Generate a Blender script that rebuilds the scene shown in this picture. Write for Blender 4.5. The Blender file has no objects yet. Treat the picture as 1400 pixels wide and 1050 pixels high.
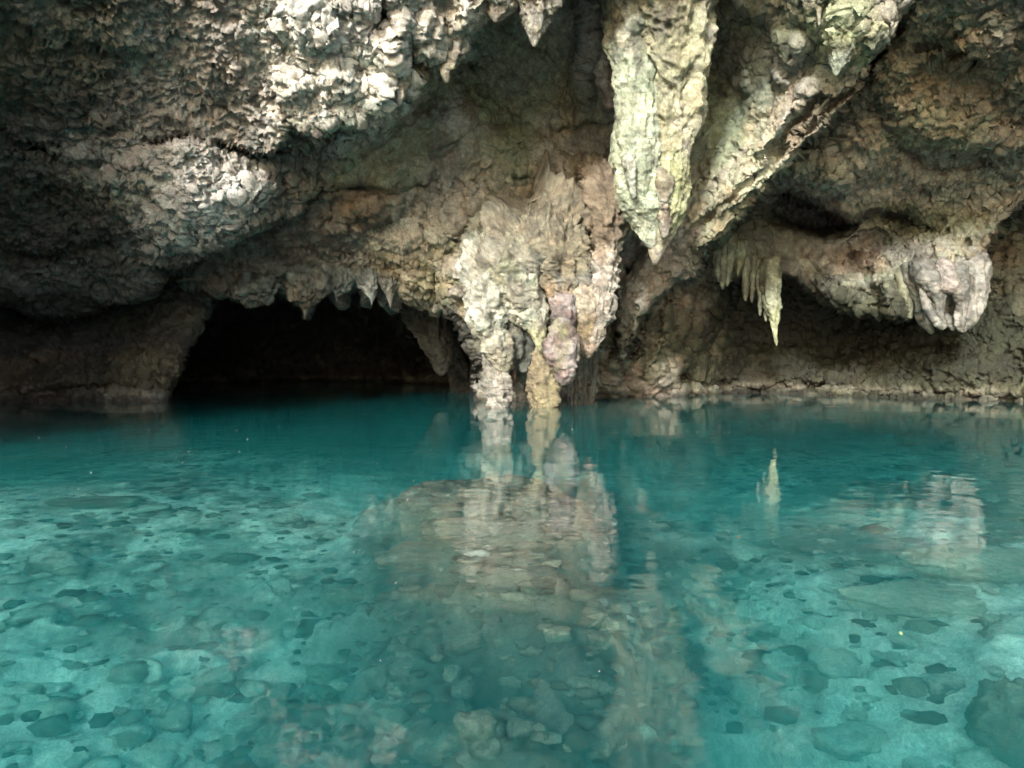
import bpy, math, random
import numpy as np

# ------------------------------------------------------------------ camera
sc = bpy.context.scene
COL = sc.collection
R = math.radians
F = 1018.0            # focal length in photo pixels (1400 wide)
CAMZ = 1.0
PITCH = math.atan(35 / F)
cam = bpy.data.objects.new('camera', bpy.data.cameras.new('camera'))
COL.objects.link(cam)
cam.location = (0, 0, CAMZ)
cam.rotation_euler = (R(90) - PITCH, 0, 0)
cam.data.sensor_width = 36
cam.data.lens = 36 * F / 1400
cam.data.clip_end = 500
cam.data.clip_start = 0.05
sc.camera = cam

# ------------------------------------------------------------------ light
SUN_EL, SUN_AZ = 26, -19      # sun behind the viewer and to the left
world = bpy.data.worlds.new('World'); sc.world = world
world.use_nodes = True
wn = world.node_tree.nodes; wl = world.node_tree.links
wn.clear()
sky = wn.new('ShaderNodeTexSky'); sky.sky_type = 'NISHITA'; sky.sun_disc = False
sky.sun_elevation = R(SUN_EL); sky.sun_rotation = R(180 - SUN_AZ)
sky.dust_density = 4.0; sky.air_density = 1.0
bg = wn.new('ShaderNodeBackground'); bg.inputs[1].default_value = 0.145
wo = wn.new('ShaderNodeOutputWorld')
wl.new(sky.outputs[0], bg.inputs[0]); wl.new(bg.outputs[0], wo.inputs[0])
sl = bpy.data.lights.new('sun', 'SUN'); sl.energy = 2.8; sl.angle = R(7); sl.color = (1.0, 0.98, 0.96)
sun = bpy.data.objects.new('sun', sl); COL.objects.link(sun)
sun.rotation_euler = (R(90 - SUN_EL), 0, R(SUN_AZ))
sc.view_settings.view_transform = 'Standard'
sc.view_settings.look = 'None'
sc.view_settings.gamma = 1.0
sc.view_settings.exposure = 1.6
sc.view_settings.use_curve_mapping = False
cy = sc.cycles
cy.use_denoising = True
cy.caustics_refractive = True
cy.caustics_reflective = True
cy.max_bounces = 10; cy.diffuse_bounces = 4; cy.glossy_bounces = 4
cy.transmission_bounces = 8; cy.volume_bounces = 1; cy.transparent_max_bounces = 8
cy.sample_clamp_indirect = 0
cy.blur_glossy = 0.3

# ------------------------------------------------------------------ numpy helpers
CP, SP = math.cos(PITCH), math.sin(PITCH)
def at(px, py, Y):
    """point seen at photo pixel (px, py) standing Y metres in front of the viewer"""
    a = (np.asarray(px) - 700.0); b = (525.0 - np.asarray(py))
    dy = F * CP + b * SP; dz = -F * SP + b * CP
    k = Y / dy
    return np.stack([a * k, Y + 0 * k, CAMZ + dz * k], -1)

def _h(ix, iy, iz, s):
    n = (ix * 374761393 + iy * 668265263 + iz * 2147483647 + s * 1274126177) & 0xFFFFFFFF
    n = ((n ^ (n >> 13)) * 1274126177) & 0xFFFFFFFF
    n = ((n ^ (n >> 16)) * 2246822519) & 0xFFFFFFFF
    return ((n ^ (n >> 15)) & 0xFFFFFF) / 16777215.0

def vn(P, sc_, s=0):
    """smooth value noise -1..1 ; sc_ = cells per metre (scalar or 3)"""
    q = P * np.asarray(sc_, float)
    i = np.floor(q).astype(np.int64); f = q - i
    f = f * f * f * (f * (f * 6 - 15) + 10)
    x, y, z = i[..., 0], i[..., 1], i[..., 2]
    u, v, w = f[..., 0], f[..., 1], f[..., 2]
    def L(a, b, t): return a + (b - a) * t
    c = L(L(L(_h(x, y, z, s), _h(x+1, y, z, s), u), L(_h(x, y+1, z, s), _h(x+1, y+1, z, s), u), v),
          L(L(_h(x, y, z+1, s), _h(x+1, y, z+1, s), u), L(_h(x, y+1, z+1, s), _h(x+1, y+1, z+1, s), u), v), w)
    return c * 2 - 1

def fbm(P, sc_, s=0, o=4, g=0.5):
    r = 0; a = 1.0; sc_ = np.asarray(sc_, float)
    for k in range(o):
        r = r + a * vn(P + 17.3 * k, sc_ * 2.03 ** k, s + k); a *= g
    return r

def ridged(P, sc_, s=0, o=4, g=0.5):
    r = 0; a = 1.0; sc_ = np.asarray(sc_, float)
    for k in range(o):
        r = r + a * (1 - 2.2 * np.abs(vn(P + 9.1 * k, sc_ * 2.07 ** k, s + k))); a *= g
    return r

def worley(P, sc_, s=0):
    q = P * np.asarray(sc_, float)
    i = np.floor(q).astype(np.int64); f = q - i
    best = np.full(P.shape[:-1], 9.0)
    for a in (-1, 0, 1):
        for b in (-1, 0, 1):
            for c in (-1, 0, 1):
                x, y, z = i[..., 0] + a, i[..., 1] + b, i[..., 2] + c
                d = (a + _h(x, y, z, s) - f[..., 0]) ** 2 + (b + _h(x, y, z, s+7) - f[..., 1]) ** 2 + (c + _h(x, y, z, s+13) - f[..., 2]) ** 2
                best = np.minimum(best, d)
    return np.sqrt(best)

def ss(a, b, x):
    t = np.clip((x - a) / (b - a), 0, 1); return t * t * (3 - 2 * t)

def grid_normals(P):
    du = np.gradient(P, axis=0); dv = np.gradient(P, axis=1)
    n = np.cross(du, dv); return n / (np.linalg.norm(n, axis=-1, keepdims=True) + 1e-9)

def mesh_from(name, V, faces, col=None, rough=None, smooth=True):
    m = bpy.data.meshes.new(name)
    V = np.asarray(V, np.float32).reshape(-1, 3); faces = np.asarray(faces, np.int32)
    n, k = faces.shape
    m.vertices.add(len(V)); m.vertices.foreach_set('co', V.ravel())
    m.loops.add(n * k); m.loops.foreach_set('vertex_index', faces.ravel())
    m.polygons.add(n)
    m.polygons.foreach_set('loop_start', np.arange(0, n * k, k, dtype=np.int32))
    m.polygons.foreach_set('loop_total', np.full(n, k, np.int32))
    m.update(calc_edges=True)
    if smooth: m.polygons.foreach_set('use_smooth', np.ones(n, bool))
    if col is not None:
        a = m.attributes.new('tint', 'FLOAT_COLOR', 'POINT')
        c = np.ones((len(V), 4), np.float32); c[:, :3] = np.clip(np.asarray(col).reshape(-1, 3), 0.004, 0.9)
        a.data.foreach_set('color', c.ravel())
    return m

def link(name, m, mat, parent=None):
    o = bpy.data.objects.new(name, m); COL.objects.link(o)
    if mat and not m.materials: m.materials.append(mat)
    if parent: o.parent = parent
    return o

def tag(o, label=None, cat=None, group=None, kind=None):
    if label: o['label'] = label
    if cat: o['category'] = cat
    if group: o['group'] = group
    if kind: o['kind'] = kind
    return o

def quads(nu, nv, wrap=False):
    a = np.arange(nu * nv).reshape(nu, nv)
    if wrap: b = np.roll(a, -1, axis=1); return np.stack([a[:-1], a[1:], b[1:], b[:-1]], -1).reshape(-1, 4)
    return np.stack([a[:-1, :-1], a[1:, :-1], a[1:, 1:], a[:-1, 1:]], -1).reshape(-1, 4)

# ------------------------------------------------------------------ materials
def rock_material(name, wet=0.0, scale=1.0, bump=0.6):
    m = bpy.data.materials.new(name); m.use_nodes = True
    nt = m.node_tree; N = nt.nodes; L = nt.links
    b = N['Principled BSDF']
    att = N.new('ShaderNodeAttribute'); att.attribute_name = 'tint'
    geo = N.new('ShaderNodeNewGeometry')
    def noise(s, d=6, r=0.6):
        n = N.new('ShaderNodeTexNoise'); n.inputs['Scale'].default_value = s
        n.inputs['Detail'].default_value = d; n.inputs['Roughness'].default_value = r
        L.new(geo.outputs['Position'], n.inputs['Vector']); return n
    n1 = noise(9 * scale, 7, 0.7); n2 = noise(38 * scale, 5, 0.7); n3 = noise(2.2 * scale, 6, 0.65)
    mr = N.new('ShaderNodeMapRange'); mr.inputs[1].default_value = 0.3; mr.inputs[2].default_value = 0.72
    mr.inputs[3].default_value = 0.52; mr.inputs[4].default_value = 1.45
    L.new(n1.outputs[0], mr.inputs[0])
    mr2 = N.new('ShaderNodeMapRange'); mr2.inputs[1].default_value = 0.32; mr2.inputs[2].default_value = 0.7
    mr2.inputs[3].default_value = 0.6; mr2.inputs[4].default_value = 1.35
    L.new(n2.outputs[0], mr2.inputs[0])
    mu = N.new('ShaderNodeMath'); mu.operation = 'MULTIPLY'
    L.new(mr.outputs[0], mu.inputs[0]); L.new(mr2.outputs[0], mu.inputs[1])
    mx = N.new('ShaderNodeVectorMath'); mx.operation = 'SCALE'
    L.new(att.outputs['Color'], mx.inputs[0]); L.new(mu.outputs[0], mx.inputs['Scale'])
    # faint warm and green drift of the mineral skin
    cr = N.new('ShaderNodeValToRGB')
    e = cr.color_ramp.elements; e[0].position = 0.36; e[0].color = (1.04, 0.99, 0.90, 1); e[1].position = 0.64; e[1].color = (0.95, 1.02, 0.97, 1)
    L.new(n3.outputs[0], cr.inputs[0])
    m2 = N.new('ShaderNodeVectorMath'); m2.operation = 'MULTIPLY'
    L.new(mx.outputs[0], m2.inputs[0]); L.new(cr.outputs[0], m2.inputs[1])
    L.new(m2.outputs[0], b.inputs['Base Color'])
    vo = N.new('ShaderNodeTexVoronoi'); vo.inputs['Scale'].default_value = 21 * scale
    L.new(geo.outputs['Position'], vo.inputs['Vector'])
    a1 = N.new('ShaderNodeMath'); a1.operation = 'MULTIPLY_ADD'; a1.inputs[1].default_value = -0.08
    L.new(vo.outputs[0], a1.inputs[0]); L.new(n1.outputs[0], a1.inputs[2])
    a2 = N.new('ShaderNodeMath'); a2.operation = 'MULTIPLY_ADD'; a2.inputs[1].default_value = 0.75
    L.new(n2.outputs[0], a2.inputs[0]); L.new(a1.outputs[0], a2.inputs[2])
    bp = N.new('ShaderNodeBump'); bp.inputs['Strength'].default_value = bump; bp.inputs['Distance'].default_value = 0.12 / scale
    L.new(a2.outputs[0], bp.inputs['Height']); L.new(bp.outputs[0], b.inputs['Normal'])
    rr = N.new('ShaderNodeMapRange'); rr.inputs[3].default_value = 0.45 - 0.1 * wet; rr.inputs[4].default_value = 0.95
    L.new(n2.outputs[0], rr.inputs[0]); L.new(rr.outputs[0], b.inputs['Roughness'])
    b.inputs['Specular IOR Level'].default_value = 0.35 + 0.25 * wet
    return m

ROCK = rock_material('damp limestone', 0.6)
SMOOTH = rock_material('smooth flowstone', 0.8, 1.0, 0.22)
BED = rock_material('pool bed stone', 0.0, 3.0, 0.35)

# ------------------------------------------------------------------ the cave wall
# grid of sight lines, dense inside the frame, coarse outside it
xs = np.concatenate([np.linspace(-900, -40, 50, endpoint=False), np.arange(-40, 1440, 1.6), np.linspace(1441, 2300, 50)])
ys = np.concatenate([np.linspace(-900, -30, 60, endpoint=False), np.arange(-30, 566, 1.6), np.linspace(567, 720, 22)])
PX, PY = np.meshgrid(xs, ys, indexing='ij')
W0 = np.stack([PX * 0.016, PY * 0 + 3.0, PY * 0.016], -1)     # reference plane for edge wobble
wx = PX + 7 * fbm(W0, 1.1, 1, 3) + 2.6 * fbm(W0, 6, 2, 3)
wy = PY + 7 * fbm(W0, 1.1, 5, 3) + 2.6 * fbm(W0, 6, 6, 3)

def rbf(pts, X, Y, sm=0.02):
    p = np.array(pts, float); c = p[:, :2] / 400.0; v = p[:, 2]
    def k(r2): return 0.5 * r2 * np.log(r2 + 1e-8)
    n = len(p)
    A = np.zeros((n + 3, n + 3))
    A[:n, :n] = k(((c[:, None] - c[None]) ** 2).sum(-1)) + sm * np.eye(n)
    A[:n, n] = 1; A[:n, n+1:] = c; A[n, :n] = 1; A[n+1:, :n] = c.T
    w = np.linalg.solve(A, np.concatenate([v, np.zeros(3)]))
    r = w[n] + w[n+1] * X / 400 + w[n+2] * Y / 400
    for i in range(n): r = r + w[i] * k((X / 400 - c[i, 0]) ** 2 + (Y / 400 - c[i, 1]) ** 2)
    return r

def poly_sd(poly, X, Y):
    """signed distance in px, positive inside"""
    p = np.array(poly, float); q = np.roll(p, -1, axis=0)
    d = np.full(X.shape, 1e9); ins = np.zeros(X.shape, bool)
    for a, b in zip(p, q):
        e = b - a; L2 = (e ** 2).sum() + 1e-9
        t = np.clip(((X - a[0]) * e[0] + (Y - a[1]) * e[1]) / L2, 0, 1)
        d = np.minimum(d, (X - a[0] - t * e[0]) ** 2 + (Y - a[1] - t * e[1]) ** 2)
        c = ((a[1] > Y) != (b[1] > Y))
        with np.errstate(divide='ignore', invalid='ignore'):
            xi = (b[0] - a[0]) * (Y - a[1]) / (b[1] - a[1] + 1e-12) + a[0]
        ins ^= c & (X < xi)
    return np.where(ins, 1, -1) * np.sqrt(d)

def line_d(pts, X, Y):
    p = np.array(pts, float); d = np.full(X.shape, 1e9)
    for a, b in zip(p[:-1], p[1:]):
        e = b - a; L2 = (e ** 2).sum() + 1e-9
        t = np.clip(((X - a[0]) * e[0] + (Y - a[1]) * e[1]) / L2, 0, 1)
        d = np.minimum(d, (X - a[0] - t * e[0]) ** 2 + (Y - a[1] - t * e[1]) ** 2)
    return np.sqrt(d)

LAYERS = []   # name, polygon, depth points, roll width px, roll depth m, bumps, creases
BIG = 2600
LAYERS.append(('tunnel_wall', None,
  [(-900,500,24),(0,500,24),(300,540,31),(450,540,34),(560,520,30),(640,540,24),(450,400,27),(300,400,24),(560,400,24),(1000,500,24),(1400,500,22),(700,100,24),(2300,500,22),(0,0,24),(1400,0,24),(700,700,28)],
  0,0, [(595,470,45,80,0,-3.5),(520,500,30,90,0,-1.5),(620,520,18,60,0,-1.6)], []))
LAYERS.append(('cave_wall', [(-BIG,300),(200,330),(300,395),(278,430),(264,470),(258,505),(238,530),(226,548),(222,800),(-BIG,800)],
  [(-900,545,10),(-300,540,15),(0,545,17.2),(120,545,17.6),(210,545,17.3),(250,545,18.2),(120,490,18.2),(210,500,17.9),(0,470,18.6),(150,440,19.6),(280,420,19),(-300,400,16),(-900,300,10),(0,350,19.5),(150,700,17)],
  16,0.9, [(205,505,55,30,-10,0.5),(60,520,60,25,0,0.4)], [([(0,535),(80,536),(160,533),(220,536)],5,0.25)]))
LAYERS.append(('cave_wall', [(648,420),(658,800),(BIG,800),(BIG,150),(1300,200),(960,240),(640,300)],
  [(660,545,17.4),(760,545,18.4),(850,540,19.6),(930,545,20.0),(1000,540,21.4),(1100,540,20.8),(1200,545,19.2),(1300,548,18.0),(1400,549,17.0),(1700,550,14),(2300,550,10),
   (850,440,18.3),(900,400,18.0),(960,460,19.6),(1020,430,22.5),(1100,440,23.2),(1180,470,21.5),(1000,340,21.5),(1100,300,21.5),(1250,480,19.4),(1370,450,17.6),(1370,360,18.0),(1250,300,20.5),(1400,300,18.0),(700,400,18),(860,300,17.6),(950,380,19.2),(1700,300,14),(2300,200,10),(1000,700,19)],
  14,1.0, [(905,505,45,60,0,0.5),(860,470,26,90,18,0.7),(915,440,30,60,25,0.5),(1130,510,70,25,0,0.4),(1060,490,35,22,0,0.35),(1300,500,90,30,0,0.4)],
  [([(940,520),(1010,532),(1040,538),(1100,532),(1200,538),(1400,545)],6,0.35),([(862,540),(866,480),(885,430)],5,0.4),([(1035,536),(1045,536)],7,0.9),([(905,350),(885,400),(868,450),(858,520)],6,0.45),([(930,370),(905,430),(892,480),(880,535)],5,0.3),([(955,385),(940,430),(935,470)],6,0.4),([(890,370),(862,420),(845,470)],5,0.4),([(960,420),(985,445),(975,480)],5,0.35),([(915,490),(917,530)],3,0.25),([(1000,470),(1040,478),(1100,470)],6,0.3),([(1180,480),(1240,470),(1300,478)],5,0.3)]))
# middle wall with the tunnel arch
LAYERS.append(('cave_wall', [(-200,-BIG),(-200,200),(180,330),(232,372),(262,392),(300,402),(326,412),(345,424),(365,416),(388,409),(404,420),(416,438),(422,428),(436,412),(452,403),(457,416),(466,420),(474,402),(488,394),(497,400),(505,418),(512,401),(520,396),(530,400),(534,420),(540,404),(556,402),(580,410),(603,424),(622,444),(636,470),(650,500),(672,520),(700,530),(770,470),(800,430),(860,402),(905,372),(960,345),(1060,250),(1500,150),(1500,-BIG)],
  [(262,380,17.2),(340,400,17.6),(416,425,17.8),(500,398,17.8),(560,395,17.4),(610,420,17.0),(650,480,16.8),(340,330,16.2),(420,300,16.0),(500,330,16.6),(560,330,16.4),(640,330,16.4),(470,215,14.6),(560,230,15.4),(640,240,16.2),(640,150,16.2),(760,200,16.8),(800,100,16.5),(700,60,15.8),(600,20,14.4),(800,-100,13.5),(400,100,13.0),(200,200,14.5),(600,-300,12.0),(820,300,16.8),(900,250,16.8),(1000,100,16.0),(1000,-100,13.2),(1200,-100,12.5),(1000,-400,11.5),(0,0,12),(600,-900,11),(1500,-900,11),(0,-900,11),(380,240,15.0),(1200,100,15.5),(880,380,17.6)],
  16,0.9, [(560,350,90,45,10,0.5),(470,300,70,30,-15,0.45),(700,215,60,50,-20,0.45),(760,230,40,40,0,0.4),(640,170,60,60,0,0.3),(545,250,80,35,-30,0.35),(620,300,28,60,30,0.35),(520,280,40,18,10,0.3),(640,385,45,70,25,0.6),
         (805,70,22,100,4,1.0),(690,180,34,22,0,0.2),(590,185,26,16,-30,0.2),(742,180,30,50,0,0.25)],
  [([(430,255),(480,250),(560,262),(600,250)],6,0.35),([(640,300),(690,290),(720,275),(790,262),(850,200)],8,0.5),([(372,310),(430,262),(470,225),(520,190),(600,130)],6,0.2),
   ([(600,215),(650,170),(690,175)],4,0.2),([(775,100),(777,168)],2.2,0.12),([(783,108),(784,170)],2.2,0.12),([(768,120),(769,160)],2,0.1),([(640,85),(650,90)],7,0.5),([(590,287),(603,289)],3.5,0.5),([(760,175),(800,170),(840,168)],4,0.25)]))
# diagonal flank and ridge
LAYERS.append(('rock_ridge', [(958,-160),(1075,-160),(1110,40),(1150,90),(1188,92),(1190,105),(1178,122),(1150,158),(1122,188),(1092,214),(1056,246),(1036,272),(1018,300),(1004,318),(985,340),(962,362),(940,384),(915,405),(880,440),(868,470),(850,500),(835,480),(842,400),(880,330),(900,200)],
  [(1188,98,12.9),(1120,180,13.7),(1060,240,14.4),(1010,300,15.2),(950,360,15.9),(860,470,17.2),(1100,140,13.2),(1040,210,14.0),(985,270,14.8),(930,330,15.8),(1060,100,14.3),(1010,160,15.2),(960,220,15.9),(1000,40,15.0),(960,100,15.9),(1060,20,13.6),(1010,-100,13.0),(960,-300,10.5),(880,300,16.4)],
  15,0.7, [(1050,190,20,60,42,0.3),(975,285,22,14,-20,0.28),(1085,75,26,30,10,0.45),(1070,110,16,18,0,0.35),(1100,55,24,24,0,0.35),(1020,250,18,50,45,0.25),(1075,175,16,26,30,0.25),(975,325,22,40,45,0.3),(990,130,30,60,45,-0.4)],
  [([(1090,160),(1050,235),(1010,262),(960,300),(925,350)],4,0.22),([(1120,140),(1080,190),(1060,205)],7,0.5),([(1175,110),(1120,165),(1095,195)],5,0.5),([(1075,40),(1062,80),(1060,120)],5,0.4),([(1020,130),(990,170),(960,230)],9,0.35)]))
# left bulge (lower) and left overhead mass
LAYERS.append(('rock_bulge', [(-BIG,-100),(-100,160),(40,205),(100,215),(150,218),(200,196),(262,188),(330,212),(390,222),(440,228),(462,246),(440,262),(400,285),(345,320),(290,346),(262,362),(240,376),(215,398),(190,407),(150,424),(118,436),(90,446),(62,444),(34,430),(0,416),(-80,400),(-BIG,300)],
  [(270,300,14.0),(220,260,13.7),(320,240,13.8),(100,250,14.2),(0,230,13.6),(0,330,15.2),(90,430,17.2),(160,410,16.9),(240,365,15.9),(290,340,15.2),(150,330,15.4),(0,410,16.8),(-300,300,12.5),(-900,200,8.5),(-300,100,11),(380,250,14.6),(440,245,15.1),(350,310,15.0)],
  13,0.5, [(255,270,110,60,12,0.15),(120,300,80,50,10,0.15),(60,390,80,30,10,0.3)], [([(0,350),(60,352),(120,340),(200,350)],6,0.15),([(180,330),(230,345),(280,340)],4,0.15)]))
LAYERS.append(('cave_ceiling', [(-BIG,-BIG),(-BIG,60),(-100,180),(40,203),(90,212),(150,216),(200,193),(260,187),(330,208),(376,216),(400,180),(400,-BIG)],
  [(0,190,13.2),(150,200,13.3),(260,180,13.3),(360,200,13.2),(60,80,11.8),(200,80,12.2),(330,100,12.4),(430,170,12.5),(520,150,12.5),(600,80,12.6),(700,15,12.4),(420,60,11.7),(520,60,11.9),(300,0,11.2),(0,0,10.6),(600,0,11.8),(760,-10,12.2),(-300,0,10.0),(-900,0,8.5),(300,-300,10.0),(900,-200,11.4),(-300,-400,9.0),(300,-900,9.0),(1200,-600,10.4),(-900,-900,8.0)],
  8,0.3, [(250,120,60,60,0,0.15),(120,120,90,50,10,0.25),(150,40,100,50,0,0.2),(300,60,60,60,0,0.15)], []))
LAYERS.append(('cave_ceiling', [(300,-BIG),(330,-60),(348,0),(362,50),(372,100),(370,140),(400,165),(428,190),(448,178),(466,164),(492,168),(520,163),(545,146),(566,128),(580,104),(592,86),(602,92),(614,84),(628,70),(645,56),(660,36),(690,26),(708,14),(730,22),(752,16),(768,2),(800,-12),(860,-30),(960,-60),(1000,-80),(1300,-BIG)],
  [(0,190,13.2),(150,200,13.3),(260,180,13.3),(360,200,12.9),(60,80,11.8),(200,80,12.2),(330,100,12.4),(430,170,12.5),(520,150,12.5),(600,80,12.6),(700,15,12.4),(420,60,11.7),(520,60,11.9),(300,0,11.2),(0,0,10.6),(600,0,11.8),(760,-10,12.2),(-300,0,10.0),(-900,0,8.5),(300,-300,10.0),(900,-200,11.4),(-300,-400,9.0),(300,-900,9.0),(1200,-600,10.4),(-900,-900,8.0)],
  14,0.6, [(420,30,60,40,20,0.3),(470,110,42,34,20,0.35),(520,130,26,30,0,0.4),(400,120,36,30,0,0.35),(545,60,30,50,10,0.45),(590,50,26,44,0,0.4),(640,20,30,36,0,0.35),(520,25,26,22,0,-0.9),(492,95,18,24,0,-0.3),(565,75,13,30,0,-0.5)],
  [([(345,0),(362,40),(372,90),(366,140)],7,0.12),([(440,85),(470,100),(490,90)],4,0.3),([(535,20),(548,70),(556,110)],6,0.4),([(600,10),(590,60)],5,0.3)]))
# right wall
LAYERS.append(('cave_wall', [(BIG,-BIG),(1250,-BIG),(1246,-60),(1240,10),(1222,50),(1200,84),(1190,96),(1150,158),(1092,214),(1056,246),(1040,262),(1075,262),(1110,276),(1140,290),(1166,308),(1196,300),(1236,292),(1262,318),(1300,322),(1322,300),(1345,285),(1400,270),(BIG,100)],
  [(1060,250,17.6),(1110,200,16.6),(1150,150,15.6),(1200,80,14.0),(1250,0,12.6),(1300,100,14.2),(1150,280,18.0),(1300,250,16.6),(1300,310,17.6),(1400,270,15.8),(1400,150,14.2),(1400,0,11.8),(1200,220,16.6),(1300,-300,10.8),(1700,-300,9.5),(1700,100,10.5),(2300,100,8),(1700,-900,9),(1250,-900,10),(2300,-900,8),(1250,180,15.6)],
  16,0.8, [(1290,160,90,50,-10,0.5),(1180,200,60,40,-30,0.4),(1340,60,60,50,0,0.45),(1230,120,40,50,20,0.4),(1350,200,70,40,-15,0.4),(1140,240,50,26,10,0.3),(1310,75,20,12,0,-0.6),(1335,85,14,12,0,-0.6)],
  [([(1200,140),(1230,200),(1280,230),(1360,220)],7,0.3),([(1260,60),(1300,60),(1340,30)],8,0.4),([(1130,170),(1170,240)],7,0.3),([(1300,215),(1350,205),(1400,200)],6,0.3)]))
# right lower lobes
LAYERS.append(('rock_overhang', [(BIG,120),(1400,280),(1386,296),(1370,318),(1350,344),(1338,362),(1325,370),(1300,362),(1262,366),(1248,400),(1238,430),(1222,440),(1205,436),(1190,428),(1178,436),(1150,428),(1128,418),(1106,398),(1088,386),(1062,380),(1040,384),(1014,386),(990,380),(966,366),(968,330),(990,290),(1010,250),(1180,270),(BIG,0)],
  [(970,345,19.0),(1020,370,18.8),(1080,375,19.0),(1140,410,18.3),(1220,430,17.2),(1250,380,17.0),(1330,360,16.4),(1390,290,15.8),(1100,320,19.6),(1180,320,18.6),(1250,310,17.9),(1320,300,16.8),(1040,300,20.0),(1700,100,12),(1140,360,18.2),(990,320,19.2)],
  13,0.8, [(1145,395,38,22,25,0.5),(1208,400,26,42,-15,0.5),(1175,340,50,22,-20,-0.6),(1168,358,20,16,0,-0.5),(1105,298,66,30,8,-2.6),(1250,300,44,15,5,-1.4),(1160,300,24,16,0,-1.2),(1290,345,55,20,0,0.4),(1010,340,22,40,0,0.25)],
  [([(1160,350),(1185,375),(1200,425)],5,0.4),([(1100,350),(1130,380),(1180,400)],5,0.35),([(1030,300),(1030,372)],2.5,0.12),([(1050,310),(1052,372)],2.5,0.12),([(1005,320),(1002,370)],2.5,0.12)]))
# near rock shoulder added out of frame, left, to cast shade on the left side
LAYERS.append(('cave_wall', [(-BIG,-BIG),(-BIG,900),(-650,900),(-630,500),(-610,300),(-590,0),(-600,-300),(-610,-BIG)],
  [(-400,0,7.2),(-420,500,7.4),(-700,0,6.0),(-900,500,5.5),(-900,0,5.2),(-900,-900,5.6),(-400,-900,7.0)],30,1.5,[],[]))
# hanging mossy block, top right
LAYERS.append(('mossy_block', [(1005,-200),(1006,-10),(1030,20),(1062,38),(1085,48),(1100,30),(1108,10),(1114,10),(1120,36),(1124,62),(1133,84),(1146,102),(1160,84),(1176,74),(1196,66),(1214,56),(1228,30),(1236,16),(1246,-10),(1250,-200)],
  [(1050,20,13.6),(1150,80,12.8),(1130,30,12.6),(1200,50,12.8),(1230,10,12.5),(1150,0,12.0),(1050,-60,12.6),(1150,-200,10),(1250,-100,11.5)],
  14,0.7, [(1155,30,30,50,0,0.4),(1195,40,22,30,20,0.3),(1055,10,30,26,20,0.3)], [([(1178,0),(1180,70)],4,0.3),([(1140,40),(1150,90)],4,0.25)]))

D = np.full(PX.shape, 1e9); ID = np.zeros(PX.shape, int)
for li, (nm, poly, pts, rw, rd, bumps, creases) in enumerate(LAYERS):
    d = rbf(pts, wx, wy)
    d = np.maximum(d, 3.5)
    for (cx, cyy, rx, ry, ang, amp) in bumps:
        a = R(ang); ux = ((wx-cx)*math.cos(a) + (wy-cyy)*math.sin(a)) / rx; uy = (-(wx-cx)*math.sin(a) + (wy-cyy)*math.cos(a)) / ry
        r2 = ux*ux + uy*uy
        d = d - amp * np.where(r2 < 1, (1 - np.clip(r2, 0, 1)) ** 1.3, 0)
    for (ln, w, amp) in creases:
        d = d + amp * np.exp(-(line_d(ln, wx, wy) / w) ** 2)
    if poly is not None:
        sd = poly_sd(poly, wx, wy)
        t = np.clip(sd / rw, 0, 1)
        d = d + rd * (1 - np.sqrt(1 - (1 - t) ** 2))
        d = np.where(sd > 0, d, 1e9)
    m = d < D
    D = np.where(m, d, D); ID = np.where(m, li, ID)

P = at(PX, PY, D)
Nn = -grid_normals(P)
flip = (Nn * (P - np.array([0, 0, CAMZ]))).sum(-1) > 0
Nn[flip] *= -1
# regional weights ----------------------------------------------------------
def blob(cx, cyy, rx, ry, ang=0, soft=0.5, nz=0.5, s=0):
    a = R(ang); ux = ((PX-cx)*math.cos(a) + (PY-cyy)*math.sin(a)) / rx; uy = (-(PX-cx)*math.sin(a) + (PY-cyy)*math.cos(a)) / ry
    r = np.sqrt(ux*ux + uy*uy) + nz * (NZ[s % len(NZ)])
    return 1 - ss(1 - soft, 1 + soft, r)
NZ = [fbm(P, 0.9, 40 + 9 * k, 6, 0.68) * 0.5 for k in range(6)]
pit = np.zeros(PX.shape)
for b_ in [(230,100,170,130,0),(120,300,200,110,0),(1300,160,170,150,0),(1120,220,90,60,-30),(430,60,110,110,0),(560,340,120,60,0)]:
    pit = np.maximum(pit, blob(*b_))
smo = np.zeros(PX.shape)
for b_ in [(560,210,110,50,-30),(1000,120,60,110,35),(760,130,80,90,0),(90,410,120,35,0),(470,395,80,28,0),(1040,340,90,50,0),(820,80,30,100,0)]:
    smo = np.maximum(smo, blob(*b_))
smo = smo * (1 - 0.6 * pit)
# wet band
# relief --------------------------------------------------------------------
RID = (ID == [l[0] for l in LAYERS].index('rock_ridge'))
al = (-P[..., 0] * .72 - P[..., 2] * .69); ac = (P[..., 0] * .69 - P[..., 2] * .72)
PA = np.stack([ac * 1.15, P[..., 1] * .8, al * .30], -1)       # the ridge is fluted along its own length
P_ = np.where(RID[..., None], PA, P)
smo = np.where(RID, np.maximum(smo, .45), smo)
big = fbm(P_, 0.55, 11, 3)
med = ridged(P_, 1.5, 21, 3)
wq = P_ + 0.14 * fbm(P_, 3, 77, 2)[..., None] * np.array([1, .5, -1])
wl1 = worley(wq, 4.2, 31)
wl2 = worley(wq, 9.5, 33)
wl3 = worley(wq, 19.0, 35)
fin = ridged(P_, 4.2, 51, 5, 0.74)
gr = fbm(P_, 15.0, 57, 2, 0.8)
k = 1 - 0.72 * smo
rg = ridged(P_ + .05 * fbm(P_, 6, 3, 2)[..., None], 7.5, 151, 3, .7) - .6
rg2 = ridged(P_, 15.0, 161, 2, .7) - .5
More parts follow.
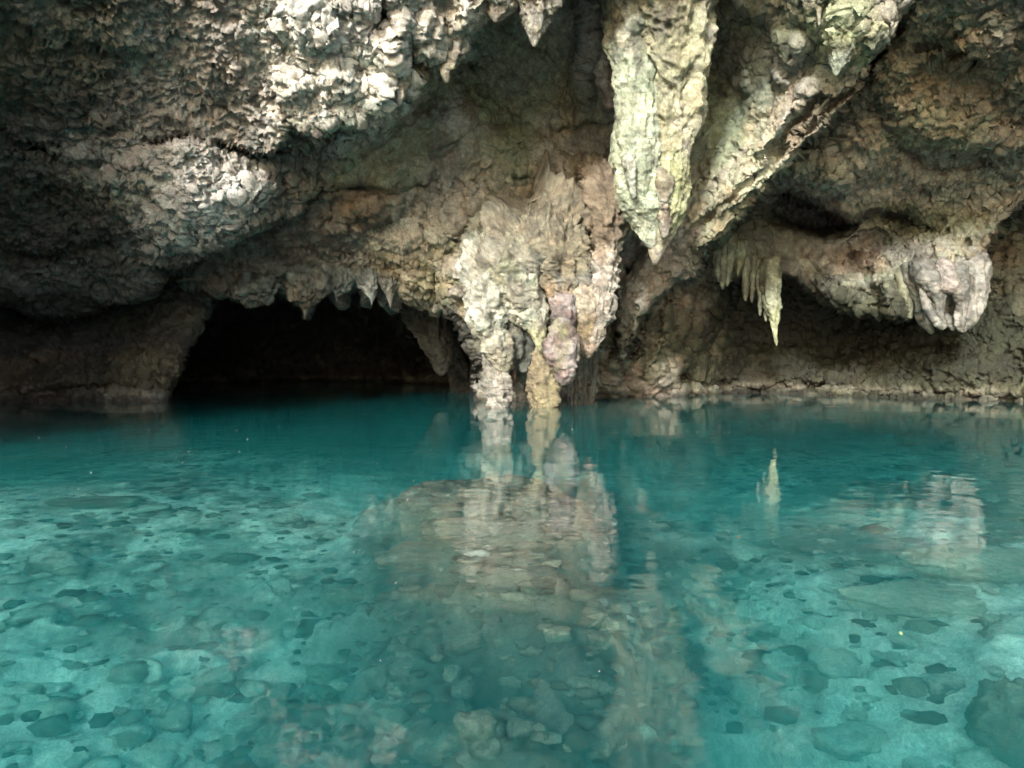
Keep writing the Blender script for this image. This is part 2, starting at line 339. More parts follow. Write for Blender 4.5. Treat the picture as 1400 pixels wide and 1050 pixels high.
disp = 0.17 * big + 0.045 * med * k + (0.012 + 0.02 * pit) * (0.5 - wl1) * k + (0.012 + 0.03 * pit) * (wl2 - 0.5) * k + (.01 + .02 * pit) * (wl3 - .5) * k + 0.020 * fin * k + 0.024 * gr * k
disp = disp + (.012 + .024 * pit) * rg * k + (.010 + .018 * pit) * rg2 * k
pits = ss(0.35, 0.8, fbm(P, 3.6, 91, 4, 0.6)) * (0.16 * k)
disp = disp - pits
P = P + Nn * disp[..., None]
# mineral colours, with some light and shade painted in -----------------------------------------------------------
def C(*c): return np.array(c, float)
def mixc(col, c, w): return col * (1 - w[..., None]) + c * w[..., None]
n_a = fbm(P, 1.3, 61, 6, 0.72); n_b = fbm(P, 3.4, 71, 5, 0.7); n_c = fbm(P, 0.6, 81, 6, 0.65); n_d = fbm(P, 2.0, 101, 6, 0.75)
GREY = C(.25,.235,.205); DARK = C(.075,.07,.062); CREAM = C(.50,.465,.375); PINK = C(.50,.45,.42); WHITE = C(.68,.66,.62)
OCH = C(.24,.19,.095); BRN = C(.125,.08,.042); GRN = C(.16,.19,.085); PGRN = C(.42,.46,.32); OLV = C(.20,.21,.125); SLATE = C(.17,.20,.19)
col = np.ones(P.shape) * GREY
COLS = [  # cx, cy, rx, ry, angle, colour, strength
 (150,120,260,160,0,GREY*0.75,.8),(60,120,150,130,0,DARK*1.7,.85),(260,90,90,110,0,PINK*.9,.75),(250,250,150,70,10,PINK,.8),(270,300,60,34,-25,WHITE,.85),  # the white on the bulge paints in its sunlit patch
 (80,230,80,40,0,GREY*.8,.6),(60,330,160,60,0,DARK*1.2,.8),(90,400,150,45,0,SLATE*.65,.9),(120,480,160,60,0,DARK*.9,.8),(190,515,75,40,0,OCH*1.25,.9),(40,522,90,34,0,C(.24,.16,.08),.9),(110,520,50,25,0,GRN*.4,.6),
 (440,60,120,100,10,C(.56,.52,.51),.95),(420,140,70,50,20,CREAM,.7),(500,110,60,50,0,C(.56,.53,.47),.8),(465,125,18,12,30,WHITE,.9),(590,60,70,60,0,C(.52,.50,.42),.85),(690,15,60,30,0,C(.52,.50,.44),.8),(525,30,18,22,0,DARK*1.2,.9),(565,70,20,35,0,GRN*1.2,.6),
 (420,180,30,25,0,GRN*.8,.6),(540,220,120,45,-30,OLV*1.2,.85),(460,255,90,22,-20,OCH*1.1,.5),(480,300,110,45,0,BRN*1.4,.7),(400,330,110,50,-20,GREY*.55,.8),(470,398,90,26,0,SLATE*1.1,.9),(350,400,60,26,0,SLATE*.7,.6),(560,330,70,45,20,CREAM*.95,.75),(580,380,60,22,20,OCH*1.3,.7),(500,290,26,20,0,BRN*1.8,.6),
 (640,90,80,70,0,OLV*1.15,.8),(740,120,100,80,0,OLV*1.05,.85),(700,60,80,50,0,GREY*.9,.5),(620,165,22,24,0,PINK*.9,.7),(640,150,14,12,0,BRN*1.6,.7),(690,250,70,50,0,GREY*1.2,.6),(770,215,40,45,0,GREY*1.35,.7),(680,220,45,30,0,GRN*1.1,.6),(640,260,40,50,0,CREAM*.8,.6),(775,140,12,50,0,OCH*1.3,.7),(800,200,22,22,0,DARK*1.5,.6),
 (640,330,40,70,25,CREAM*.8,.5),(635,430,40,50,30,OLV*1.2,.6),(600,480,70,60,0,DARK*.7,.9),(820,60,30,90,0,C(.25,.22,.23),.7),
 (1000,110,60,120,35,SLATE*1.3,.85),(960,180,40,70,30,GRN*1.0,.5),(1010,80,22,50,45,DARK,.7),(1060,210,40,90,42,CREAM*.9,.7),(1000,290,40,60,42,C(.44,.35,.27),.75),(1072,176,12,26,25,WHITE,.8),(1120,160,22,60,42,BRN*1.7,.75),(1140,140,10,60,42,CREAM,.5),(1040,290,30,30,0,OCH,.3),(960,350,30,30,0,BRN*1.5,.4),
 (1150,40,50,60,0,GRN*1.5,.8),(1165,20,25,30,0,C(.36,.40,.25),.7),(1060,20,50,40,0,PGRN*.6,.7),(1215,35,30,40,0,CREAM*.8,.6),
 (1300,130,160,130,0,C(.29,.235,.165),.85),(1200,180,90,70,-20,C(.33,.27,.19),.7),(1180,250,90,40,0,C(.33,.29,.24),.7),(1350,250,90,60,-20,C(.34,.32,.25),.7),(1370,100,80,60,0,BRN*2.0,.45),(1260,90,60,50,0,BRN*1.8,.5),
 (1080,290,90,40,5,DARK*.8,.75),(1260,310,90,22,0,GRN*.9,.7),(1330,330,60,40,-30,PGRN*.75,.7),(1180,340,60,30,0,DARK*.9,.5),(1020,340,70,50,0,C(.16,.165,.11),.8),(1145,395,40,20,25,C(.33,.36,.24),.7),(1208,385,34,44,0,C(.26,.29,.22),.7),(1180,360,34,20,0,BRN*1.5,.7),(1210,425,16,12,0,C(.35,.26,.08),.8),
 (1080,430,150,60,0,DARK*.9,.95),(1060,500,120,40,0,OCH*.45,.85),(1280,470,190,60,0,GRN*.55,.9),(1130,490,120,30,-10,C(.10,.09,.05),.8),(1250,480,70,20,-10,BRN*1.3,.5),(1380,380,60,60,0,GRN*.6,.6),(1370,350,40,26,0,BRN*1.2,.7),(1150,522,200,16,0,C(.15,.12,.08),.7),(1350,532,120,12,0,C(.22,.19,.13),.6),(1300,430,60,14,-15,CREAM,.4),  # right recess darkened to paint in its shade
 (900,460,70,80,0,C(.28,.20,.12),.75),(850,530,90,26,0,C(.25,.20,.16),.8),(880,400,40,50,0,C(.2,.15,.1),.6),(920,500,30,40,0,CREAM*.75,.5),(850,440,30,70,15,GREY*.9,.6),
]
for i, (cx, cyy, rx, ry, ang, c, s_) in enumerate(COLS):
    col = mixc(col, c, s_ * blob(cx, cyy, rx, ry, ang, 0.45, 0.9, i))
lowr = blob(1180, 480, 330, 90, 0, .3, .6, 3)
col = mixc(col, col * C(.33, .37, .25), lowr * .95)  # lower right wall darkened: shade of the overhang painted into the colour
col = np.where((ID == 0)[..., None], col * .35, col)  # tunnel shade painted in by darkening its rock
# broken patches of every kind across everything
col = mixc(col, col * 0.45, ss(0.25, 0.8, n_a) * 0.6)
col = mixc(col, np.minimum(col * 1.7 + 0.03, 0.72), ss(0.2, 0.8, -n_b + 0.3 * n_c) * 0.6)
col = mixc(col, col * C(.82, .95, .66), ss(0.15, 0.7, n_c) * 0.5)
col = mixc(col, col * C(1.08, .85, .66), ss(0.3, 0.8, n_d) * 0.5)
lum = 1 + 0.22 * n_b
col = col * lum[..., None]

col = mixc(col, col * C(.50, .54, .40), lowr * .9)  # second pass of the painted overhang shade
col = mixc(col, col * .55, blob(120, 480, 240, 75, 0, .3, .4, 2))  # shade on the lower left wall painted into its colour
col = mixc(col, C(.60, .565, .55) * (1 + .25 * n_b)[..., None], .62 * blob(450, 60, 110, 110, 10, .35, .6, 4))
col = mixc(col, C(.55, .52, .47) * (1 + .25 * n_b)[..., None], .45 * blob(600, 45, 70, 50, 10, .35, .6, 5))
col = mixc(col, C(.66, .635, .63) * (1 + .25 * n_b)[..., None], .7 * blob(265, 285, 90, 48, -25, .4, .7, 1))  # sunlit patch of the bulge painted as paler rock
wz = P[..., 2] + .05 * n_b
col = mixc(col, col * .45, (1 - ss(.06, .14, wz)) * (PY > 400))                       # dark wet line
col = mixc(col, C(.30, .27, .21), .35 * ss(.10, .16, wz) * (1 - ss(.22, .34, wz)) * (PY > 400))   # pale tide mark
col = col * .84
col = col * .78 + .22 * col.mean(-1, keepdims=True)
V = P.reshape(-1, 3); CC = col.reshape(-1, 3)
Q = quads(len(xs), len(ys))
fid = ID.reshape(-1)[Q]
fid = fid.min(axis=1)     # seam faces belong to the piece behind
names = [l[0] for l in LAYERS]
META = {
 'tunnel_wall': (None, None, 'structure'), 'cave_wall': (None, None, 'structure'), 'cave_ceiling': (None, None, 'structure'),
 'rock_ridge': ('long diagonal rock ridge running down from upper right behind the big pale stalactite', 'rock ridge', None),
 'rock_bulge': ('broad pitted grey rock bulge with a painted sunlit patch, hanging left of the dark tunnel', 'rock bulge', None),
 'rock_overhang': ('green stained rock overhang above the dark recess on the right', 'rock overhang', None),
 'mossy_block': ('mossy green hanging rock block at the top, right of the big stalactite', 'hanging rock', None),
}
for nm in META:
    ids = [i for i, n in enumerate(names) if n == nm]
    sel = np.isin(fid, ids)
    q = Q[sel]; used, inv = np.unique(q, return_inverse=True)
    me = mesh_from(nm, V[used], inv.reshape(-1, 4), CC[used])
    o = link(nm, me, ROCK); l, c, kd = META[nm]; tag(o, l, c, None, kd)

MOSSY = bpy.data.objects['mossy_block']
# ------------------------------------------------------------------ hanging rock (lofts)
def catmull(p, n):
    p = np.asarray(p, float); m = len(p)
    t = np.linspace(0, m - 1, n); i = np.clip(t.astype(int), 0, m - 2); u = (t - i)[:, None]
    g = lambda k: p[np.clip(k, 0, m - 1)]
    a, b, c, d = g(i - 1), g(i), g(i + 1), g(i + 2)
    return 0.5 * (2*b + (c - a) * u + (2*a - 5*b + 4*c - d) * u**2 + (3*b - a - 3*c + d) * u**3)

PALS = {
 'pale_green': [C(.45,.465,.40), C(.58,.59,.50), C(.27,.31,.22), C(.42,.39,.26)],
 'cream': [C(.42,.395,.34), C(.54,.52,.475), C(.33,.28,.21), C(.40,.37,.24)],
 'yellow': [C(.46,.42,.22), C(.60,.56,.36), C(.34,.25,.1), C(.52,.44,.16)],
 'grey': [C(.26,.255,.23), C(.38,.37,.34), C(.14,.13,.11), C(.26,.22,.15)],
 'mauve': [C(.36,.31,.31), C(.50,.46,.45), C(.20,.13,.12), C(.30,.30,.16)],
 'white': [C(.22,.22,.205), C(.31,.31,.29), C(.12,.12,.11), C(.2,.19,.15)],
 'brown': [C(.24,.18,.12), C(.36,.29,.2), C(.12,.08,.05), C(.25,.2,.1)],
 'dark': [C(.10,.10,.085), C(.15,.15,.12), C(.05,.05,.04), C(.1,.08,.05)],
 'green': [C(.20,.215,.145), C(.31,.33,.235), C(.11,.11,.07), C(.22,.21,.11)],
 'slate': [C(.17,.19,.175), C(.23,.255,.235), C(.13,.14,.12), C(.22,.2,.15)],
}
def loft(name, spine, pal='cream', depth=1.0, amp=1.0, flute=0.5, mat=None, parent=None, seed=0, tip=True, top=True, tints=()):
    """spine: (px, py, half width px, distance m); closed, real thickness"""
    sp = np.array(spine, float)
    ln = np.hypot(np.diff(sp[:, 0]), np.diff(sp[:, 1])).sum()
    n = int(np.clip(ln / 1.6, 18, 300)); mw = sp[:, 2].max()
    nv = int(np.clip(mw * 2.6, 18, 220))
    s = catmull(sp, n); s[:, 2] = np.maximum(s[:, 2], 0.4)
    c = at(s[:, 0], s[:, 1], s[:, 3]); r = s[:, 2] * s[:, 3] / F
    T = np.gradient(c, axis=0); T[:, 1] *= 0.0; T /= np.linalg.norm(T, axis=1, keepdims=True) + 1e-9
    A = np.stack([-T[:, 2], 0 * T[:, 0], T[:, 0]], -1); B = np.array([0, 1.0, 0])
    u = np.arange(n) / (n - 1)
    if tip:                                     # rounded lower end
        e = np.clip((1 - u) * n / max(3.0, mw * 0.55), 0, 1); r = r * np.sqrt(1 - (1 - e) ** 2) + 1e-3
    if top:
        e = np.clip(u * n / max(3.0, mw * 0.4), 0, 1); r = r * np.sqrt(1 - (1 - e) ** 2) + 1e-3
    th = np.linspace(0, 2 * np.pi, nv, endpoint=False)
    G = c[:, None] + r[:, None, None] * (np.cos(th)[None, :, None] * A[:, None] + depth * np.sin(th)[None, :, None] * B)
    ext = np.concatenate([G[:, -1:], G, G[:, :1]], 1)
    Nm = grid_normals(ext)[:, 1:-1]
    ctr = c[:, None]
    fl = ((Nm * (G - ctr)).sum(-1).mean() < 0)
    if fl: Nm = -Nm
    rr = r[:, None]
    H = G + seed * 3.77
    S = float(np.median(r)) + 0.02
    d = flute * S * 0.34 * (ridged(H, (1.1 / S * .9, 1.1 / S * .9, 0.22 / S), 200 + seed, 3, 0.55) - 0.55)
    d = d + amp * (S * 0.17 * fbm(H, 0.8 / S, 210 + seed, 3) + min(S, .3) * 0.16 * fbm(H, 2.4 / S, 220 + seed, 3)
                   + min(1, S * 3) * (0.03 * (ridged(H, 6.5, 230, 4, 0.68) - .5) + 0.035 * (0.5 - worley(H, 6.0, 9)) + .035 * (worley(H, 13.0, 11) - .5) + .015 * fbm(H, 17, 12, 2, .8)))
    d = d * np.clip((rr / S - .15) * 1.3, 0.0, 1.2)
    G = G + Nm * d[..., None]
    p = [q_ * .53 for q_ in PALS[pal]]
    a1 = fbm(H, 2.2, 300, 5, 0.7); a2 = fbm(H, 5, 310, 4, 0.7); a3 = fbm(H * [1, 1, .5], 1.2, 320, 5, 0.65); a4 = fbm(H, 1.7, 330, 5, .7)
    cl = np.ones(G.shape) * p[0]
    cl = mixc(cl, p[1], ss(-.1, .7, a1)); cl = mixc(cl, p[2], ss(.15, .8, a4) * .8); cl = mixc(cl, p[3], ss(.2, .75, a3) * .75)
    # surface seen as pixels-from-spine are not used: stains sit on the stone itself
    for (t0, t1, tc, tw) in tints:
        tc = tc * .75              # stain bands along the stalactite
        cl = mixc(cl, tc, tw * ss(t0 - .06, t0 + .06, u[:, None] + .08 * a1) * (1 - ss(t1 - .06, t1 + .06, u[:, None] + .08 * a1)))
    cl = mixc(cl, cl * .42, ss(.0, .7, fbm(H * [1, 1, .6], 2.2, 340, 5, .7)) * .6); cl = cl * (1 + .3 * a2 + .22 * fbm(H, 14, 345, 2, .8))[..., None]
    Vv = np.concatenate([G.reshape(-1, 3), c[:1], c[-1:]]); Cc = np.concatenate([cl.reshape(-1, 3), cl[:1, 0], cl[-1:, 0]])
    q = quads(n, nv, True)
    k0, k1 = n * nv, n * nv + 1; i = np.arange(nv); j = (i + 1) % nv
    capA = np.stack([i, j, np.full(nv, k0), np.full(nv, k0)], -1); capB = np.stack([(n-1)*nv + j, (n-1)*nv + i, np.full(nv, k1), np.full(nv, k1)], -1)
    tri = np.concatenate([q[:, [0, 1, 2]], q[:, [0, 2, 3]], capA[:, :3], capB[:, :3]])
    if not fl: pass
    me = mesh_from(name, Vv, tri, Cc)
    me.update()
    return link(name, me, mat or ROCK, parent)

def empty(name, loc, label, cat, group=None):
    o = bpy.data.objects.new(name, None); COL.objects.link(o); o.location = (0, 0, 0)
    return tag(o, label, cat, group)

# the big pale stalactite: one thing, two fused lobes and a shoulder
big_s = empty('stalactite', None, 'huge pale green and yellow stalactite hanging in front, its tip right of centre', 'stalactite')
loft('stalactite_lobe', [(905,-160,70,11.6),(925,-60,62,12.6),(928,40,46,13.4),(922,120,38,13.8),(915,190,33,14.0),(910,240,30,14.1),(907,280,28,14.15),(902,315,20,14.2),(898,340,12,14.2),(895,362,6,14.2)], 'cream', 1.0, .55, .6, parent=big_s, seed=1, tints=[(.2,.9,C(.44,.44,.30),.6),(.55,.75,C(.30,.36,.14),.4)])
loft('stalactite_lobe', [(860,-120,60,12.4),(870,-20,44,13.2),(868,60,32,13.6),(867,130,29,13.8),(867,190,29,13.85),(872,240,29,13.9),(880,280,26,14.0),(887,312,17,14.1),(892,340,9,14.1)], 'pale_green', 1.0, .5, .5, parent=big_s, seed=2, tints=[(.3,.95,C(.42,.48,.36),.7)])
loft('drip', [(862,190,10,13.75),(862,225,9,13.5),(864,250,6,13.5),(867,272,3,13.55)], 'pale_green', 1, 1, .6, parent=big_s, seed=140)
loft('drip', [(930,140,12,13.7),(934,190,10,13.75),(934,225,7,13.8),(931,252,4,13.9)], 'cream', 1, 1, .6, parent=big_s, seed=141)
loft('drip', [(905,230,12,13.7),(908,270,11,13.75),(909,300,8,13.85),(907,326,4,13.9)], 'cream', 1, 1, .6, parent=big_s, seed=142)
loft('shoulder', [(845,-140,34,12.4),(838,-40,26,13.2),(846,10,18,13.6),(852,48,12,13.9),(855,70,6,13.9)], 'grey', 1.0, .7, .5, parent=big_s, seed=3)
o = loft('stalactite', [(800,-90,26,13.4),(806,-20,21,14.6),(814,40,18,15.2),(822,90,15,15.5),(832,125,12,15.6),(838,150,7,15.6)], 'mauve', 1.0, .5, .5, mat=SMOOTH, seed=4, tints=[(0,1,C(.24,.22,.21),.6)])
tag(o, 'smooth purple grey stalactite tucked in shadow just left of the huge pale one', 'stalactite')

loft('tip', [(1150,10,26,12.7),(1150,40,24,12.3),(1148,65,18,12.3),(1145,85,11,12.3),(1143,104,4,12.3)], 'green', 1, 1, .8, parent=MOSSY, seed=130, tints=[(0,.5,C(.42,.46,.28),.7),(.6,1,C(.34,.38,.33),.6)])
loft('tip', [(1185,0,24,12.6),(1190,30,20,12.3),(1192,50,13,12.3),(1193,70,5,12.3)], 'green', 1, 1, .8, parent=MOSSY, seed=131, tints=[(0,.7,C(.45,.46,.32),.7)])
loft('tip', [(1118,-10,6,12.3),(1119,10,4,12.2),(1120,35,1.5,12.2)], 'pale_green', 1, .5, .5, parent=MOSSY, seed=132)
loft('tip', [(1080,20,24,13.6),(1078,48,20,13.3),(1075,66,13,13.3),(1074,86,5,13.3)], 'green', 1, 1, .8, parent=MOSSY, seed=133)

# fringe of small stalactites along the ceiling lip
fr = [
 ('cream rough stalactite with a blunt double tip in the middle of the top edge', 'cream', [(735,-60,34,11.8),(735,-10,28,12.2),(733,20,18,12.3),(731,45,10,12.3),(730,64,4,12.3)], 5),
 ('short stubby cream stalactite at the top edge, left of the double tipped one', 'cream', [(686,-40,24,12.0),(684,-5,20,12.2),(681,15,13,12.3),(677,31,5,12.3)], 6),
 ('slender curved stalactite with a pale tip pointing down over the olive wall', 'cream', [(632,40,16,12.5),(624,66,14,12.5),(615,84,10,12.5),(609,98,7,12.5),(612,114,3,12.5)], 7),
 ('knobbly white spur with a sharp wedge tip under the pink rock', 'white', [(474,70,26,12.3),(470,96,22,12.1),(468,116,17,12.0),(474,130,5,12.0)], 8),
 ('rough lumpy pinkish knob hanging at the lowest point of the ceiling lip', 'mauve', [(428,125,16,12.7),(432,145,17,12.6),(435,168,14,12.6),(434,190,5,12.6)], 9),
 ('small mossy tooth hanging between the white spur and the curved stalactite', 'green', [(568,60,18,12.6),(572,85,15,12.6),(575,108,10,12.6),(576,122,5,12.6)], 10),
 ('cream ragged tooth hanging just left of the small mossy tooth', 'cream', [(543,85,18,12.3),(545,110,15,12.3),(546,130,9,12.3),(545,146,4,12.3)], 11),
 ('tiny cream spike between the white spur and the ragged tooth', 'cream', [(517,95,14,12.3),(519,115,10,12.3),(519,128,6,12.3),(518,140,3,12.3)], 12),
]
for lb, pal, spn, sd_ in fr:
    o = loft('stalactite', spn, pal, 1.0, 1.1, .5, seed=sd_); tag(o, lb, 'stalactite', 'small stalactites along the ceiling lip')

# central formation: flowstone mass with fingers and two columns in the water
cm = empty('flowstone_formation', None, 'large cream flowstone mass in the centre with fingers and two columns reaching the water', 'rock formation')
loft('flowstone_body', [(815,205,20,17.2),(790,240,44,16.7),(768,268,66,16.0),(752,305,80,15.75),(742,345,84,15.55),(740,380,78,15.45),(750,412,58,15.4),(765,440,34,15.4),(768,462,16,15.4)], 'grey', .62, 1.1, .9, parent=cm, seed=20, tints=[(0,.5,C(.18,.155,.11),.9),(.4,.8,C(.27,.26,.2),.5)])
loft('flowstone_lobe', [(735,215,30,18.2),(710,262,34,16.9),(690,310,31,15.8),(688,345,30,15.3),(700,378,30,15.15),(716,410,27,15.05),(730,440,19,15.0),(737,460,12,14.95),(740,482,4,14.95)], 'pale_green', .8, 1.2, .9, parent=cm, seed=26, tints=[(.8,1,C(.42,.39,.22),.7),(.0,.5,C(.19,.18,.125),.85),(.35,.5,C(.28,.28,.2),.4)])
loft('flowstone_lobe', [(785,215,36,18.0),(770,275,34,16.0),(764,340,30,15.2),(768,375,28,15.1),(770,405,20,15.05),(770,430,9,15.05)], 'grey', .7, 1.2, .9, parent=cm, seed=36, tints=[(0,.6,C(.18,.16,.11),.85),(.7,1,C(.28,.19,.11),.5)])
loft('rock_cap', [(818,215,24,16.6),(825,252,30,15.4),(830,290,26,15.1),(832,330,19,15.1),(829,370,16,15.1),(823,410,17,15.1),(816,445,14,15.1),(808,470,10,15.1),(803,490,5,15.1)], 'cream', 1.0, 1.0, .8, parent=cm, seed=21, tints=[(0,.45,C(.17,.13,.09),.9),(.82,1,C(.2,.12,.08),.6),(.4,.7,C(.55,.5,.46),.5)])
loft('rock_finger', [(700,262,20,17.0),(676,300,24,15.9),(662,345,28,15.4),(664,390,30,15.2),(668,430,25,15.1),(675,460,20,15.1),(683,490,15,15.1),(688,513,9,15.1)], 'pale_green', .9, 1.1, .8, parent=cm, seed=22, tints=[(.7,1,C(.30,.25,.18),.5),(.3,.6,C(.42,.42,.38),.5)])
loft('rock_column', [(670,440,12,15.35),(673,480,14,15.3),(678,510,16,15.25),(680,530,18,15.2),(682,548,17,15.2),(684,575,17,15.2),(684,640,20,15.2)], 'grey', .9, 1.0, .5, parent=cm, seed=23, tip=False, tints=[(0,1,C(.30,.28,.25),.5)])
loft('rock_finger', [(694,380,12,15.4),(698,410,13,15.3),(703,440,12,15.3),(706,468,11,15.3),(708,492,6,15.3)], 'slate', .9, .9, .5, parent=cm, seed=24)
loft('rock_finger', [(720,440,12,15.5),(722,465,11,15.5),(718,490,9,15.5),(715,510,6,15.5)], 'slate', .9, .7, .4, parent=cm, seed=25)
loft('rock_finger', [(768,400,18,15.0),(772,425,15,14.9),(774,450,12,14.9),(774,470,8,14.9)], 'mauve', .9, .8, .4, parent=cm, seed=27)
loft('hanging_boulder', [(772,432,9,14.7),(769,450,17,14.55),(768,470,23,14.5),(769,490,23,14.5),(770,508,18,14.5),(769,521,11,14.5),(768,527,5,14.5)], 'mauve', .9, .8, .3, parent=cm, seed=28, tints=[(.88,1,C(.40,.36,.16),.7)])
loft('rock_finger', [(795,380,16,15.2),(798,410,16,15.1),(801,440,14,15.1),(800,465,10,15.1),(797,488,4,15.1)], 'brown', .9, .8, .5, parent=cm, seed=29, tints=[(0,.5,C(.42,.38,.32),.7)])
loft('rock_column', [(740,455,15,15.7),(740,490,18,15.6),(742,520,20,15.5),(743,548,20,15.4),(744,575,20,15.4),(744,640,22,15.4)], 'brown', .9, .8, .4, parent=cm, seed=30, tip=False, tints=[(0,1,C(.28,.26,.17),.4)])
loft('rock_finger', [(702,505,4,15.6),(702,520,4,15.6),(700,538,3,15.6)], 'brown', .9, .5, .4, parent=cm, seed=31)
loft('rock_buttress', [(740,255,18,16.6),(700,290,20,16.5),(660,320,24,16.4),(640,360,26,16.3),(640,400,20,16.3),(650,440,14,16.2)], 'brown', .8, .8, .5, parent=cm, seed=32, tints=[(0,1,C(.33,.30,.2),.6)])
for i, (x0, y0, x1, y1, w) in enumerate([(780,470,787,556,3),(793,480,776,556,2),(800,478,794,556,2.5),(806,470,800,556,4),(814,470,806,556,4),(786,500,798,556,1.6),(772,520,782,556,1.6)]):
    loft('root', [(x0,y0,w,16.2),((x0+x1)/2+3*(-1)**i,(y0+y1)/2,w,16.3),(x1,y1,w*.9,16.4),(x1+1,y1+22,w,16.4)], 'dark', 1, 1.2, .5, parent=cm, seed=40+i, tip=False)

# right side: row of thin stalactites and the pale clawed formation
rows = [(980,335,982,386,5),(990,340,988,396,5),(999,335,994,392,6),(1012,345,1009,378,6),(1021,360,1019,412,5),(1030,365,1028,414,4),(1038,370,1039,432,4),(1046,380,1047,440,4),(1054,365,1060,452,12),(1172,378,1174,400,3)]
RL = ['first and leftmost of the thin olive stalactites beside the diagonal ridge','second thin olive stalactite right of the diagonal ridge','third olive stalactite, a flat wide blade beside the diagonal ridge','stubby olive stalactite between the flat blade and the longer spikes','olive spike left of the curtain of thin needles','short olive needle hugging the spike left of the big pointed one','thin needle just left of the longest pointed stalactite','long thin needle touching the longest pointed stalactite','','']
for i, (x0, y0, x1, y1, w) in enumerate(rows[:8]):
    o = loft('stalactite', [(x0,y0-18,w*1.5,18.7),(x0,y0,w*1.3,18.6),((x0+x1)/2,(y0+y1)/2,w,18.5),(x1,y1-8,w*.6,18.5),(x1,y1,1,18.5)], 'green', 1, .6, .6, seed=50+i, mat=SMOOTH)
    tag(o, RL[i], 'stalactite', 'thin stalactites in the right hand recess')
o = loft('stalactite', [(1052,352,14,18.5),(1053,380,14,18.4),(1056,405,12,18.3),(1059,430,8,18.3),(1059,448,4.5,18.3),(1060,460,3,18.3),(1062,473,1.5,18.3)], 'green', 1, .7, .7, seed=60, mat=SMOOTH, tints=[(.5,1,C(.31,.33,.2),.6)])
tag(o, 'longest green stalactite in the right hand recess, tapering to a thin bent tip', 'stalactite')

cf = empty('claw_formation', None, 'pale grey claw shaped dripstone cluster hanging under the overhang on the right', 'rock formation')
loft('claw', [(1320,338,14,16.6),(1330,358,20,16.5),(1336,385,17,16.4),(1332,410,16,16.4),(1324,435,14,16.4),(1320,452,7,16.4)], 'white', 1, .4, .5, mat=SMOOTH, parent=cf, seed=70)
loft('claw', [(1300,350,14,16.6),(1304,370,16,16.5),(1312,392,15,16.4),(1318,415,11,16.4),(1314,440,9,16.4),(1318,455,5,16.4)], 'white', 1, .4, .5, mat=SMOOTH, parent=cf, seed=71)
loft('claw', [(1292,380,14,17.0),(1296,405,15,17.0),(1302,425,12,17.0),(1306,444,6,17.0)], 'grey', .6, .6, .6, mat=SMOOTH, parent=cf, seed=84)
loft('claw', [(1290,352,9,16.5),(1293,370,12,16.4),(1300,388,12,16.3),(1308,402,5,16.3)], 'mauve', 1, .5, .5, mat=SMOOTH, parent=cf, seed=72, tints=[(0,1,C(.42,.38,.36),.6)])
loft('claw', [(1258,352,12,16.7),(1264,370,15,16.6),(1274,388,14,16.5),(1282,405,10,16.5),(1284,425,6,16.5),(1290,446,4,16.5)], 'white', 1, .5, .5, mat=SMOOTH, parent=cf, seed=73)
loft('claw', [(1258,380,6,16.7),(1264,405,5,16.6),(1270,425,6,16.5),(1284,442,7,16.5),(1294,447,3,16.5)], 'white', 1, .5, .5, mat=SMOOTH, parent=cf, seed=74)
loft('claw', [(1290,430,5,16.6),(1298,440,6,16.6),(1304,452,3,16.6)], 'white', 1, .4, .4, mat=SMOOTH, parent=cf, seed=75)
loft('claw', [(1278,352,7,16.7),(1280,372,7,16.6),(1284,392,5,16.6)], 'white', 1, .5, .5, mat=SMOOTH, parent=cf, seed=76)
loft('claw', [(1240,358,8,17.0),(1246,385,8,17.0),(1256,410,6,17.0),(1256,428,4,17.0)], 'slate', 1, .5, .5, mat=SMOOTH, parent=cf, seed=77)
loft('claw', [(1228,370,6,17.1),(1234,400,7,17.1),(1242,418,5,17.1),(1245,436,2.5,17.1)], 'green', 1, .5, .5, mat=SMOOTH, parent=cf, seed=78)
loft('claw', [(1250,400,6,17.2),(1258,430,7,17.2),(1268,446,6,17.2),(1275,456,3,17.2)], 'slate', 1, .5, .5, mat=SMOOTH, parent=cf, seed=79)

# pale drapes along the tunnel's upper lip
for i, (lb, spn) in enumerate([
 ('largest pale slate drape with a sharp point hanging over the dark tunnel', [(432,350,44,17.6),(426,378,42,17.25),(418,398,24,17.2),(418,410,14,17.2),(417,422,6,17.2),(417,435,1,17.2)]),
 ('broad rounded grey drape left of the pointed one over the tunnel', [(350,360,38,17.5),(354,388,32,17.15),(360,404,19,17.1),(366,414,10,17.1),(368,418,3,17.1)]),
 ('small pale fang just right of the largest pointed drape', [(462,352,36,17.6),(463,382,24,17.2),(462,399,8,17.2),(460,407,3,17.2),(461,413,1,17.2)]),
 ('narrow pale fang in the middle of the tunnel lip', [(496,350,34,17.6),(501,380,15,17.2),(508,402,6,17.2),(508,418,1,17.2)]),
 ('last narrow pale fang at the right end of the tunnel lip', [(530,356,26,17.6),(531,384,14,17.2),(533,404,5,17.2),(534,421,1,17.2)])]):
    o = loft('rock_drape', spn, 'slate', .7, .9, .6, seed=110+i, mat=SMOOTH); tag(o, lb, 'drape', 'pale drapes along the tunnel lip')

